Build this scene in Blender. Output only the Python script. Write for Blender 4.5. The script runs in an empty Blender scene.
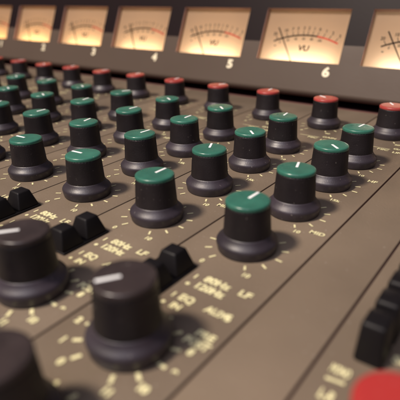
import bpy, bmesh, math, random
from mathutils import Vector, Matrix
random.seed(7)
S = 0.03                      # one channel width in metres
sc = bpy.context.scene
COL = sc.collection

# ------------------------------------------------------------------ camera
CAM = Vector((1.75305, -6.83494, 1.98831))
PX = 466.59
cd = bpy.data.cameras.new("camera"); cam = bpy.data.objects.new("camera", cd); COL.objects.link(cam)
cam.matrix_world = Matrix.Translation(CAM*S) @ (Matrix.Rotation(0.650194, 4, 'Z') @ Matrix.Rotation(1.145637, 4, 'X') @ Matrix.Rotation(-0.017973, 4, 'Z'))
cd.sensor_width = 36; cd.lens = 36*PX/400
cd.clip_start = 0.005; cd.clip_end = 50
cd.dof.use_dof = True; cd.dof.focus_distance = 5.3*S; cd.dof.aperture_fstop = 17.5
sc.camera = cam

# ------------------------------------------------------------------ world and lamps
w = bpy.data.worlds.new("World"); sc.world = w; w.use_nodes = True
bg = w.node_tree.nodes['Background']
bg.inputs[0].default_value = (0.56, 0.50, 0.62, 1); bg.inputs[1].default_value = 0.13

def area(name, loc, target, size, power, col, sizey=None):
    l = bpy.data.lights.new(name, 'AREA'); l.energy = power; l.color = col
    l.size = size*S
    if sizey: l.shape = 'RECTANGLE'; l.size_y = sizey*S
    o = bpy.data.objects.new(name, l); COL.objects.link(o)
    o.location = Vector(loc)*S
    o.rotation_euler = (Vector(target)-Vector(loc)).to_track_quat('-Z', 'Y').to_euler()
    return o
T = Vector((-0.5, -3.0, 0)); D = Vector((-.15, -.27, .4576)).normalized()
area("ceiling_lamp", T + D*42, T, 5.5, 22.5, (1.0, 0.86, 0.72))
area("window_light", (3, -21, 24), (-1, -2, 0), 22.0, 3.4, (0.86, 0.84, 1.0), 12.0)
BULB = 0.0085

sc.view_settings.view_transform = 'Standard'; sc.view_settings.look = 'None'
sc.view_settings.exposure = 0.0; sc.view_settings.gamma = 1.0
sc.render.engine = 'CYCLES'

# ------------------------------------------------------------------ materials
def mat(name, col, rough=.5, spec=.5, metal=0., noise=None, bump=None, rvar=None, coat=0., vary=0., dust=0.):
    m = bpy.data.materials.new(name); m.use_nodes = True
    nt = m.node_tree; b = nt.nodes['Principled BSDF']
    b.inputs['Base Color'].default_value = (*col, 1); b.inputs['Roughness'].default_value = rough
    b.inputs['Specular IOR Level'].default_value = spec; b.inputs['Metallic'].default_value = metal
    b.inputs['Coat Weight'].default_value = coat
    tc = nt.nodes.new('ShaderNodeTexCoord'); oi0 = nt.nodes.new('ShaderNodeObjectInfo'); va = nt.nodes.new('ShaderNodeVectorMath'); va.operation = 'ADD'
    sc0 = nt.nodes.new('ShaderNodeMath'); sc0.operation = 'MULTIPLY'; sc0.inputs[1].default_value = 3.0
    nt.links.new(oi0.outputs['Random'], sc0.inputs[0]); nt.links.new(tc.outputs['Object'], va.inputs[0]); nt.links.new(sc0.outputs[0], va.inputs[1])
    def nz(scale, detail=6):
        n = nt.nodes.new('ShaderNodeTexNoise'); n.inputs['Scale'].default_value = scale; n.inputs['Detail'].default_value = detail
        nt.links.new(va.outputs[0], n.inputs['Vector']); return n
    if noise:
        n = nz(noise[0]); mx = nt.nodes.new('ShaderNodeMix'); mx.data_type = 'RGBA'
        r = nt.nodes.new('ShaderNodeValToRGB'); r.color_ramp.elements[0].position = .35; r.color_ramp.elements[1].position = .7
        nt.links.new(n.outputs['Fac'], r.inputs[0]); nt.links.new(r.outputs[0], mx.inputs[0])
        mx.inputs[6].default_value = (*[c*(1-noise[1]) for c in col], 1); mx.inputs[7].default_value = (*[min(1, c*(1+noise[1])) for c in col], 1)
        nt.links.new(mx.outputs[2], b.inputs['Base Color'])
    if dust:
        n = nz(1100, 2); rp = nt.nodes.new('ShaderNodeValToRGB'); rp.color_ramp.elements[0].position = .70; rp.color_ramp.elements[1].position = .78
        n2 = nz(45, 3); mu = nt.nodes.new('ShaderNodeMath'); mu.operation = 'MULTIPLY'; m3 = nt.nodes.new('ShaderNodeMath'); m3.operation = 'MULTIPLY'; m3.inputs[1].default_value = dust
        nt.links.new(n.outputs['Fac'], rp.inputs[0]); nt.links.new(rp.outputs[0], mu.inputs[0]); nt.links.new(n2.outputs['Fac'], mu.inputs[1]); nt.links.new(mu.outputs[0], m3.inputs[0])
        mx = nt.nodes.new('ShaderNodeMix'); mx.data_type = 'RGBA'; mx.inputs[7].default_value = (.42, .38, .34, 1)
        nt.links.new(m3.outputs[0], mx.inputs[0])
        if b.inputs['Base Color'].links: nt.links.new(b.inputs['Base Color'].links[0].from_socket, mx.inputs[6])
        else: mx.inputs[6].default_value = (*col, 1)
        nt.links.new(mx.outputs[2], b.inputs['Base Color'])
    if vary:
        oi = nt.nodes.new('ShaderNodeObjectInfo'); mr = nt.nodes.new('ShaderNodeMapRange'); mr.inputs[3].default_value = 1-vary; mr.inputs[4].default_value = 1+vary
        hs = nt.nodes.new('ShaderNodeHueSaturation'); nt.links.new(oi.outputs['Random'], mr.inputs[0]); nt.links.new(mr.outputs[0], hs.inputs['Value'])
        if b.inputs['Base Color'].links: nt.links.new(b.inputs['Base Color'].links[0].from_socket, hs.inputs['Color'])
        else: hs.inputs['Color'].default_value = (*col, 1)
        nt.links.new(hs.outputs[0], b.inputs['Base Color'])
    if rvar:
        n = nz(rvar[0]); mr = nt.nodes.new('ShaderNodeMapRange'); mr.inputs[3].default_value = rough-rvar[1]; mr.inputs[4].default_value = rough+rvar[1]
        mr.inputs[1].default_value = .3; mr.inputs[2].default_value = .7
        nt.links.new(n.outputs['Fac'], mr.inputs[0]); nt.links.new(mr.outputs[0], b.inputs['Roughness'])
    if bump:
        n = nz(bump[0], 3); bp = nt.nodes.new('ShaderNodeBump'); bp.inputs['Strength'].default_value = bump[1]; bp.inputs['Distance'].default_value = .0002
        nt.links.new(n.outputs['Fac'], bp.inputs['Height']); nt.links.new(bp.outputs[0], b.inputs['Normal'])
    return m
M = dict(
 panel=mat('panel_paint', (.178, .137, .099), .40, .5, 0, (16, .20), (1500, .35), (45, .13), vary=.05, dust=.8),
 groove=mat('groove', (.15, .065, .055), .7),
 print=mat('screen_print', (.70, .65, .38), .6, .3, noise=(500, .12)),
 black=mat('knob_plastic', (.0125, .0095, .0110), .5, .35, noise=(160, .2), bump=(2500, .3), rvar=(150, .08), vary=.15, dust=.35),
 skirt=mat('skirt_plastic', (.030, .023, .031), .46, .6, noise=(200, .2), bump=(2500, .15), rvar=(150, .05), vary=.15, dust=.5),
 green=mat('green_cap', (.036, .150, .108), .30, .5, noise=(250, .14), bump=(1500, .15), rvar=(200, .08), vary=.12, dust=.5),
 red=mat('red_cap', (.36, .052, .045), .32, .5, noise=(250, .1), bump=(1500, .2), vary=.12, dust=.4),
 brown=mat('dark_cap', (.034, .025, .025), .34, .45, noise=(200, .2), bump=(1500, .2), rvar=(120, .08), dust=.5),
 white=mat('pointer_white', (.85, .86, .86), .5),
 button=mat('button_plastic', (.006, .005, .006), .5, .25, bump=(1500, .2)),
 fascia=mat('fascia_paint', (.090, .066, .052), .46, .18, 0, (7, .06), (1200, .2), (40, .06)),
 fasciablack=mat('fascia_black', (.014, .009, .010), .45, .08, bump=(900, .1)),
 numeral=mat('numeral_paint', (.85, .76, .55), .5),
 face=mat('meter_card', (.50, .355, .265), .7, .2, noise=(40, .05)),
 ink=mat('scale_ink', (.015, .010, .010), .8, .1),
 redink=mat('red_ink', (.55, .06, .03), .7),
 lip=mat('meter_lip', (.55, .38, .33), .4, .5),
 inner=mat('meter_inner', (.13, .06, .045), .6),
)
def glass():
    m = bpy.data.materials.new('meter_glass'); m.use_nodes = True; nt = m.node_tree; nt.nodes.clear()
    o = nt.nodes.new('ShaderNodeOutputMaterial'); t = nt.nodes.new('ShaderNodeBsdfTransparent'); g = nt.nodes.new('ShaderNodeBsdfGlossy')
    g.inputs['Roughness'].default_value = .08; mx = nt.nodes.new('ShaderNodeMixShader'); f = nt.nodes.new('ShaderNodeFresnel'); f.inputs[0].default_value = 1.45
    t.inputs[0].default_value = (.96, .93, .90, 1)
    nt.links.new(f.outputs[0], mx.inputs[0]); nt.links.new(t.outputs[0], mx.inputs[1]); nt.links.new(g.outputs[0], mx.inputs[2]); nt.links.new(mx.outputs[0], o.inputs[0])
    return m
M['glass'] = glass()
M['lampbox'] = mat('lamp_box', (.45, .40, .34), .7)
def card():
    m = bpy.data.materials.new('translucent_card'); m.use_nodes = True; nt = m.node_tree; nt.nodes.clear()
    o = nt.nodes.new('ShaderNodeOutputMaterial'); d = nt.nodes.new('ShaderNodeBsdfDiffuse'); t = nt.nodes.new('ShaderNodeBsdfTranslucent'); a = nt.nodes.new('ShaderNodeAddShader')
    d.inputs[0].default_value = (.218, .166, .128, 1); t.inputs[0].default_value = (.60, .53, .41, 1)
    nt.links.new(d.outputs[0], a.inputs[0]); nt.links.new(t.outputs[0], a.inputs[1]); nt.links.new(a.outputs[0], o.inputs[0])
    return m
M['card'] = card()
M['redknob'] = mat('red_knob_plastic', (.36, .030, .028), .35, .5, bump=(1500, .2), dust=.4)

# ------------------------------------------------------------------ helpers
class MB:
    def __init__(s): s.v = []; s.f = []; s.mi = []
    def add(s, vs, fs, mi=0):
        n = len(s.v); s.v += [Vector(v) for v in vs]; s.f += [[n+i for i in f] for f in fs]; s.mi += [mi]*len(fs)
    def box(s, x0, x1, y0, y1, z0, z1, tx=0, ty=0, mi=0):
        s.add([(x0,y0,z0),(x1,y0,z0),(x1,y1,z0),(x0,y1,z0),(x0+tx,y0+ty,z1),(x1-tx,y0+ty,z1),(x1-tx,y1-ty,z1),(x0+tx,y1-ty,z1)],
              [(3,2,1,0),(4,5,6,7),(0,1,5,4),(1,2,6,5),(2,3,7,6),(3,0,4,7)], mi)
    def build(s, name, mats, parent=None, loc=(0,0,0), smooth=False, bevel=0, frame=None, label=None):
        me = bpy.data.meshes.new(name)
        vs = [(frame(v) if frame else v)*S for v in s.v]
        me.from_pydata([tuple(v) for v in vs], [], s.f)
        for m in (mats if isinstance(mats, list) else [mats]): me.materials.append(m)
        for p, i in zip(me.polygons, s.mi): p.material_index = i; p.use_smooth = smooth
        if bevel:
            bm = bmesh.new(); bm.from_mesh(me)
            ed = [e for e in bm.edges if len(e.link_faces) == 2 and e.calc_face_angle(0) > .5]
            bmesh.ops.bevel(bm, geom=ed, offset=bevel*S, segments=3, profile=.5, affect='EDGES', clamp_overlap=True)
            bm.to_mesh(me); bm.free()
            for p in me.polygons: p.use_smooth = True
            me.set_sharp_from_angle(angle=.6)
        me.update()
        o = bpy.data.objects.new(name, me); COL.objects.link(o)
        o.location = Vector(loc)*S
        if parent: o.parent = parent
        if label: o['label'] = label
        return o
def lathe(mb, prof, n=64, ribs=None, mi=0):
    vs = []
    for r, z in prof:
        for k in range(n):
            a = 2*math.pi*k/n; rr = r
            if ribs and ribs[0] < z < ribs[1] and k % 2: rr = r*(1-ribs[2])
            vs.append((rr*math.cos(a), rr*math.sin(a), z))
    fs = []
    for i in range(len(prof)-1):
        for k in range(n):
            j = (k+1) % n; fs.append((i*n+k, i*n+j, (i+1)*n+j, (i+1)*n+k))
    fs.append([(len(prof)-1)*n+k for k in range(n)])
    mb.add(vs, fs, mi)
_tc = {}
def glyphs(s, thick=.02):
    k = (s, thick)
    if k not in _tc:
        c = bpy.data.curves.new('t', 'FONT'); c.body = s; c.size = 1; c.offset = thick; c.resolution_u = 3
        c.align_x = 'CENTER'; c.align_y = 'CENTER'; c.fill_mode = 'FRONT'
        o = bpy.data.objects.new('t', c); COL.objects.link(o)
        me = bpy.data.meshes.new_from_object(o)
        _tc[k] = ([v.co.copy() for v in me.vertices], [list(p.vertices) for p in me.polygons])
        bpy.data.objects.remove(o); bpy.data.meshes.remove(me)
    return _tc[k]
def text(mb, s, x, y, size, z=.004, thick=.03, sx=1., align='C', mi=0, shear=0):
    vs, fs = glyphs(s, thick)
    xs = [v.x for v in vs]; w0 = min(xs); w1 = max(xs)
    off = {'C': 0, 'L': -w0, 'R': -w1}[align]
    mb.add([(x+(v.x+off+shear*v.y)*size*sx, y+v.y*size, z) for v in vs], fs, mi)
def line(mb, x0, y0, x1, y1, wd, z=.004, mi=0):
    d = Vector((x1-x0, y1-y0)); n = Vector((-d.y, d.x)).normalized()*wd/2
    mb.add([(x0-n.x,y0-n.y,z),(x1-n.x,y1-n.y,z),(x1+n.x,y1+n.y,z),(x0+n.x,y0+n.y,z)], [(0,1,2,3)], mi)
def empty(name, loc, label=None, cat=None, parent=None):
    o = bpy.data.objects.new(name, None); o.empty_display_size = .01; COL.objects.link(o); o.location = Vector(loc)*S
    if label: o['label'] = label; o['category'] = cat
    if parent: o.parent = parent
    return o
def copy_tree(o, parent):
    c = o.copy(); COL.objects.link(c); c.parent = parent
    for ch in list(o.children): copy_tree(ch, c)
    return c

# ------------------------------------------------------------------ the console
console = empty('mixing_console', (0,0,0), 'brown mixing console covered in rows of black knobs with green, red and dark caps', 'mixing console')
H = .4576
ROWS = [0, -1.3832, -2.21, -3.036, -3.8936, -5.300, -6.10]
COLS = list(range(-3, 1))          # filled below
X0, X1, YN, YF = -16.5, 4.6, -8.6, 1.22
ch = MB(); ch.box(X0, X1, YN, YF, -1.6, -.030)
ch.build('chassis', M['groove'], console, bevel=.02)
ch = MB(); ch.box(X0, X1, YF+.01, 5.2, -1.6, -.10); ch.build('rear_tray', M['groove'], console, bevel=.02)

def ticks(mb, cx, cy, style):
    for k in range(12):
        a = math.radians(241.5-27.5*k)
        if style == 'dark':
            line(mb, cx+.285*math.cos(a), cy+.285*math.sin(a), cx+.345*math.cos(a), cy+.35*math.sin(a), .026)
            text(mb, str(k), cx+.408*math.cos(a), cy+.408*math.sin(a), .072, thick=.08) if k in (0,1,2,3,4,8,9,10,11) else None
        else:
            line(mb, cx+.29*math.cos(a), cy+.29*math.sin(a), cx+.35*math.cos(a), cy+.35*math.sin(a), .017)
    if style != 'dark':
        L, R = style
        text(mb, L, cx-.165, cy-.385, .070, thick=.04, align='R')
        text(mb, R, cx+.19, cy-.365, .070, thick=.04, align='L')
def strip_markings(cx):
    mb = MB()
    st = [('0', '60'), ('0', '10'), ('1', '15k'), ('0', '10'), ('0', '10'), 'dark', 'dark']
    for y, s in zip(ROWS, st): ticks(mb, cx, y, s)
    text(mb, 'GAIN', cx+.33, -.55, .085)
    text(mb, 'MIC', cx+.12, -.66, .085); text(mb, 'LINE', cx+.34, -.70, .085); line(mb, cx-.1, -.60, cx+.2, -.60, .012)
    text(mb, 'HF', cx+.38, -1.86, .09); text(mb, 'MID', cx+.38, -3.33, .08)
    text(mb, '\u25b2' if False else 'I', cx-.085, -4.486, .07, thick=.06)
    text(mb, '80Hz', cx-.012, -4.470, .10, align='L', sx=1.02, thick=.05)
    text(mb, '\u2022', cx-.080, -4.598, .10, thick=.06)
    text(mb, '120Hz', cx-.012, -4.574, .10, align='L', sx=.95, thick=.05)
    text(mb, 'LF', cx+.295, -4.470, .095, align='L', sx=1.1, thick=.04)
    text(mb, 'I', cx-.078, -4.758, .07, thick=.06); text(mb, 'EQ', cx-.025, -4.752, .095, align='L', thick=.05)
    text(mb, '\u2022', cx-.085, -4.868, .09, thick=.06); text(mb, 'IN', cx-.02, -4.86, .085, align='L', thick=.05)
    text(mb, 'AUX', cx+.20, -4.757, .09, align='L', sx=.9, thick=.05); text(mb, '6', cx+.385, -4.757, .095, thick=.07)
    text(mb, 'PRE', cx+.300, -4.985, .085, align='L', thick=.05); text(mb, 'POST', cx+.272, -5.07, .085, align='L', sx=.9, thick=.06)
    return mb
COLX = list(range(-12, 1))
for cx in COLX:
    p = MB(); p.box(-.4915, .4915, YN+.03, YF-.02, -.028, 0)
    s = p.build('channel_strip', M['panel'], console, loc=(cx, 0, 0), bevel=.006)
    strip_markings(0).build('printed_markings', M['print'], s)
p = MB(); p.box(X0+.05, COLX[0]-.511, YN+.03, YF-.02, -.028, 0); p.build('end_panel', M['panel'], console, bevel=.006)
p = MB(); p.box(.5085, 1.002, YN+.03, YF-.02, -.028, 0); p.build('blank_panel', M['panel'], console, bevel=.006)
p = MB(); p.box(1.019, X1-.05, YN+.03, YF-.02, -.028, 0); ms = p.build('master_panel', M['panel'], console, bevel=.006)
mk = MB()
text(mk, 'MONO', 1.105, -4.775, .095, align='L', sx=.42*.9, thick=.05)
line(mk, 1.11, -4.865, 1.215, -4.850, .022)
text(mk, 'L-R', 1.125, -4.985, .10, align='L', sx=.6, thick=.05)
text(mk, 'SOLO', 1.37, -4.50, .09, align='L', thick=.05)
text(mk, '\u2022', 1.40, -4.2, .09, thick=.05)
mk.build('printed_markings', M['print'], ms)

# knobs -------------------------------------------------------------
def make_knob(capmat, label):
    b = MB()
    lathe(b, [(.199, .140), (.199, .165), (.196, .20), (.190, .30), (.1835, .40), (.181, .425)], 72, ribs=(.17, .415, .022))
    k = b.build('control_knob', M['black'], console, smooth=True, label=label)
    s = MB()
    lathe(s, [(.228, .0), (.240, .004), (.245, .012), (.2560, .070), (.2570, .082), (.2545, .093), (.248, .104), (.238, .114), (.226, .126), (.215, .140), (.207, .154), (.203, .162), (.196, .168), (.17, .169)], 72)
    s.build('skirt', M['skirt'], k, smooth=True)
    c = MB()
    lathe(c, [(.176, .418), (.1825, .419), (.1835, .425), (.1835, .438), (.182, .446), (.178, .452), (.171, .456), (.155, .4576), (.10, .4580), (.04, .4583)], 64)
    co = c.build('cap', M[capmat] if capmat else M['brown'], k, smooth=True)
    q = MB(); q.box(.015, .158, -.0125, .0125, .455, .4612)
    q.build('pointer', M['white'], k, bevel=.003)
    return k
R_ = Matrix.Rotation(0.650194, 3, 'Z') @ Matrix.Rotation(1.145637, 3, 'X') @ Matrix.Rotation(-0.017973, 3, 'Z')
def heading(dx, dy, cx, cy, k):
    """angle on the panel of a pointer, from its slope in the photograph"""
    P = Vector((cx, cy, H)); best = None
    def pr(Q):
        q = R_.transposed() @ (Q-CAM); return Vector((PX*q.x/-q.z, -PX*q.y/-q.z))
    o = pr(P)
    for a in range(0, 360, 2):
        d = (pr(P+Vector((math.cos(math.radians(a)), math.sin(math.radians(a)), 0))*.1)-o).normalized()
        s = d.dot(Vector((dx, dy)).normalized())
        if best is None or s > best[0]: best = (s, a)
    return math.radians(best[1])
PT = {(9,4):(12,-7),(8,4):(12.5,-5.4),(9,3):(2,-5.2),(9,2):(5.4,4),(9,1):(6.3,-3),(8,1):(5,-3.5),(8,2):(4.2,5.2),(8,3):(3,-5.3),
      (7,2):(6.2,-2.5),(7,1):(2.5,2.4),(7,3):(8.3,-2.5),(7,4):(-12,-2.7),(6,3):(9.7,-4.2),(6,4):(-8.4,-1.8),(5,3):(9.5,-2.3),(6,2):(7.3,-1.8),
      (6,1):(2.6,2),(5,2):(6,-2),(5,1):(6,-.8),(9,5):(-30,6),(9,6):(-30,6),(8,6):(-30,6),(8,5):(-20,2.5),(7,0):(4.5,-2),(8,0):(-6,-2),(9,0):(-4,-3)}
protos = {}
def knob(c, r, cap, label, x=None, y=None):
    x = c-9+(.024 if r == 5 else -.02 if r == 6 else 0) if x is None else x; y = ROWS[r] if y is None else y
    if cap not in protos: k = protos[cap] = make_knob(cap, label)
    else: k = copy_tree(protos[cap], console)
    k.location = Vector((x, y, 0))*S; k['label'] = label
    if r >= 5: k.scale = (1.05, 1.05, 1.06)
    d = PT.get((c, r)) or random.choice([(7,-2),(6,-3),(7,-1),(3,3)])
    k.rotation_euler = (random.gauss(0, .006), random.gauss(0, .006), heading(*d, x, y, 0))
    k.scale = (k.scale[0], k.scale[1], k.scale[2]*random.uniform(.985, 1.015))
    return k
def inframe(x, y, m=150):
    q = R_.transposed() @ (Vector((x, y, .25))-CAM)
    if q.z > -.6: return False
    u, v = 200+PX*q.x/-q.z, 200-PX*q.y/-q.z
    return -m < u < 400+m and -m < v < 400+m+30
for c in range(-3, 10):
    for r in range(7):
        if not inframe(c-9, ROWS[r]): continue
        if r == 0: knob(c, r, 'red', 'black knob with a red cap')
        elif r < 5: knob(c, r, 'green', 'black knob with a green cap')
        else: knob(c, r, 'brown', 'black knob with a plain dark brown cap')
# all-red master knob
mr = copy_tree(protos['red'], console); mr.location = Vector((1.55, -5.265, 0))*S; mr.rotation_euler = (0, 0, 2.2)
mr['label'] = 'knob moulded entirely in red plastic'
for o in [c_ for c_ in mr.children if c_.name.startswith('pointer')]: bpy.data.objects.remove(o)
for o in [mr]+[c_ for c_ in mr.children]:
    if not o.name.startswith('pointer'):
        o.data = o.data.copy(); o.data.materials.clear(); o.data.materials.append(M['redknob'])

# push buttons of the channel strips --------------------------------
def make_button():
    b = MB(); b.box(-.120, .120, -.118, .118, .012, .178, .050, .050)
    k = b.build('push_button', M['button'], console, bevel=.014)
    return k
bz = MB(); bz.box(-.130, .130, -.252, .252, 0, .020)
bezel0 = bz.build('button_bezel', M['button'], console, bevel=.008); btn0 = make_button(); first = True
for cx in COLX:
    if not inframe(cx-.28, -4.6, 150): continue
    if first: bzl = bezel0
    else: bzl = copy_tree(bezel0, console)
    bzl.location = Vector((cx-.285, -4.625, 0))*S
    for dy in (-4.50, -4.76):
        if first and dy == -4.50: k = btn0
        else: k = copy_tree(btn0, console)
        k.location = Vector((cx-.285, dy, .01))*S
    first = False
# tall buttons of the master section
b = MB(); b.box(-.085, .085, -.110, .110, 0, .27, .014, .022)
tb = b.build('tall_push_button', M['button'], console, bevel=.022); 
for i, y in enumerate((-4.535, -4.285, -4.035, -3.785, -3.535)):
    k = tb if i == 0 else copy_tree(tb, console)
    k.location = Vector((1.262, y, 0))*S

# ------------------------------------------------------------------ meter bridge
BY, BZ, BA = 1.72096, .68597, .41069
WX, WS, WW, WH = -3.24569, 2.13043, 1.7314, 1.00884
def fr(v):   # v = (x, depth into the panel, height up the slope)
    return Vector((v.x, BY+v.z*math.sin(BA)+v.y*math.cos(BA), BZ+v.z*math.cos(BA)-v.y*math.sin(BA)))
bridge = empty('meter_bridge', (0, 2.2, 0), 'sloping brown and black meter bridge with a row of lit needle meters behind the knobs', 'meter bridge')
inv = Vector((0, 2.2, 0))
def frb(v): return fr(v)-inv
mset = list(range(1, 9))
xs = [X0]; 
for m in mset: a = WX+(m-6)*WS; xs += [a, a+WW]
xs.append(X1)
vs_ = [-.545, 0, .345, WH, 1.42]
g = MB()
for i in range(len(xs)-1):
    for j in range(len(vs_)-1):
        if i % 2 == 1 and j in (1, 2): continue
        a, b_, c0, c1 = xs[i], xs[i+1], vs_[j], vs_[j+1]
        g.add([(a,0,c0),(b_,0,c0),(b_,0,c1),(a,0,c1)], [(0,1,2,3)], 1 if j >= 2 else 0)
# rounded lower lip, underside, top and back (profile in depth, height)
prof = [(0,-.545),(.010,-.575),(.035,-.60),(.075,-.617),(.13,-.622)]
for (d0,h0),(d1,h1) in zip(prof, prof[1:]):
    g.add([(X0,d0,h0),(X1,d0,h0),(X1,d1,h1),(X0,d1,h1)], [(3,2,1,0)], 0)
bk = [(.13,-.622),(1.9,-.1),(2.4,1.6),(.06,1.48),(0,1.42)]
for (d0,h0),(d1,h1) in zip(bk, bk[1:]):
    g.add([(X0,d0,h0),(X1,d0,h0),(X1,d1,h1),(X0,d1,h1)], [(3,2,1,0)], 1)
g.build('housing', [M['fascia'], M['fasciablack']], bridge, frame=frb)
for x in (X0, X1):
    e = MB(); pts = prof+bk[1:-1]+[(0,1.42)]
    e.add([(x+dx,d,h) for dx in (-.02, .02) for d,h in pts], [list(range(len(pts))), [len(pts)+k for k in range(len(pts))][::-1]]+[(k,(k+1)%len(pts),len(pts)+(k+1)%len(pts),len(pts)+k) for k in range(len(pts))])
    e.build('end_cheek', M['fasciablack'], bridge, frame=frb)
legs = MB()
legs.box(X0+.2, X1-.2, .35, .8, -.097, .42); legs.build('mounting_rail', M['fasciablack'], bridge)

DP = .115
def make_meter(m, nd_u):
    x0 = WX+(m-6)*WS
    f = lambda v: frb(Vector((v.x+x0, v.y, v.z)))
    c = MB(); W = WW; lo = 0.
    def quad(a, b, c_, d, mi): c.add([a,b,c_,d], [(0,1,2,3)], mi)
    L = .06
    for x in (0, W):
        quad((x,0,0),(x,L,0),(x,L,WH),(x,0,WH),0); quad((x,L,lo),(x,DP,lo),(x,DP,WH),(x,L,WH),1)
    quad((0,0,WH),(W,0,WH),(W,L,WH),(0,L,WH),0); quad((0,L,WH),(W,L,WH),(W,DP,WH),(0,DP,WH),0)
    quad((0,0,0),(W,0,0),(W,L,0),(0,L,0),0)
    quad((0,L,lo),(W,L,lo),(W,DP,lo),(0,DP,lo),0)
    B0, B1, E = -.12, WH+.05, .62           # lamp box behind the translucent card
    quad((0,DP,B0),(W,DP,B0),(W,DP,lo),(0,DP,lo),3); quad((0,DP,WH),(W,DP,WH),(W,DP,B1),(0,DP,B1),3)
    quad((0,DP,B0),(0,E,B0),(0,E,B1),(0,DP,B1),3); quad((W,DP,B0),(W,E,B0),(W,E,B1),(W,DP,B1),3)
    quad((0,DP,B0),(W,DP,B0),(W,E,B0),(0,E,B0),3); quad((0,DP,B1),(W,DP,B1),(W,E,B1),(0,E,B1),3); quad((0,E,B0),(W,E,B0),(W,E,B1),(0,E,B1),3)
    me = c.build('vu_meter', [M['lip'], M['inner'], M['face'], M['lampbox']], bridge, frame=f)
    fc = MB(); fc.add([(0,DP-.002,lo),(W,DP-.002,lo),(W,DP-.002,WH),(0,DP-.002,WH)], [(0,1,2,3)])
    fc.build('meter_card', M['card'], me, frame=f)
    # scale printing, laid out in (x, height)
    t = MB(); cu, piv, R, ac = .90, -.38, 1.70, -1.11
    def arc(u0, u1, wd, mi, n=16, dr=0):
        pr_ = None
        for k in range(n+1):
            u = u0+(u1-u0)*k/n; v = ac+math.sqrt((R+dr)**2-(u-cu)**2)
            if pr_: line(t, *pr_, u, v, wd, 0, mi)
            pr_ = (u, v)
    arc(.22, 1.12, .028, 0); arc(1.12, 1.56, .030, 1)
    us = [.30, .50, .62, .72, .83, .92, 1.02, 1.12, 1.24, 1.36, 1.49]
    for k, u in enumerate(us):
        v = ac+math.sqrt(R*R-(u-cu)**2); d = Vector((u-cu, v-piv)).normalized()
        line(t, u, v, u+d.x*.085, v+d.y*.085, .012, 0, 0)
        text(t, ['20','10','7','5','3','2','1','0','1','2','3'][k], u+d.x*.135, v+d.y*.135, .082, 0, .02, mi=0)
    for k in range(6):
        u = .36+k*.165; v = ac+math.sqrt(R*R-(u-cu)**2)
        line(t, u, v, u-.01*(u-cu), v-.03, .010, 0, 0)
        text(t, str(k*20), u, v-.07, .062, 0, .02)
    text(t, 'VU', cu, .335, .15, 0, .03, sx=1.15, shear=.12)
    text(t, '-', .27, .37, .12, 0, .03)
    t.build('printed_scale', [M['ink'], M['redink']], me, frame=lambda v: f(Vector((v.x+.02, DP-.006-v.z*.5, v.y-.055))))
    n = MB(); tip = Vector((nd_u, .70 if m > 5 else .66)); P = Vector((cu, piv)); d = (tip-P); st = P+d*.30
    line(n, st.x, max(st.y, -.05), tip.x, tip.y, .024, 0); line(n, st.x+.002, max(st.y, -.05), tip.x+.001, tip.y, .010, .02)
    n.build('needle', M['ink'], me, frame=lambda v: f(Vector((v.x+.02, DP-.045-v.z, max(v.y-.05, .004)))))
    gl = MB(); gl.add([(0,.03,0),(W,.03,0),(W,.03,WH),(0,.03,WH)], [(0,1,2,3)])
    gl.build('glass_pane', M['glass'], me, frame=f)
    lb = bpy.data.lights.new('meter_bulb', 'AREA'); lb.shape = 'RECTANGLE'; lb.size = .75*WW*S; lb.size_y = .10*S; lb.energy = BULB; k = (m-1)/6; lb.color = (1., .57+.24*k, .22+.42*k); lb.energy *= random.uniform(.88, 1.1)
    lo_ = bpy.data.objects.new('meter_bulb', lb); COL.objects.link(lo_); lo_.parent = me
    lo_.location = f(Vector((W*random.uniform(.48, .56), DP+.26, -.03)))*S
    lo_.rotation_euler = (math.radians(-90)-BA, 0, 0)
    return me
NU = {1:.30, 2:.36, 3:.31, 4:.40, 5:.33, 6:.291, 7:.30, 8:.30}
for m in mset: make_meter(m, NU[m])
nm = MB()
for m in mset: text(nm, str(m), WX+(m-6)*WS+.885*WW, -.172, .235, 0, .03, sx=1.2)
for m in mset:
    n1 = MB(); text(n1, str(m), WX+(m-6)*WS+.885*WW, -.172, .235, 0, .045, sx=1.2)
    n1.build('channel_numeral', M['numeral'], bridge, frame=lambda v: frb(Vector((v.x, -.004-v.z, v.y))))
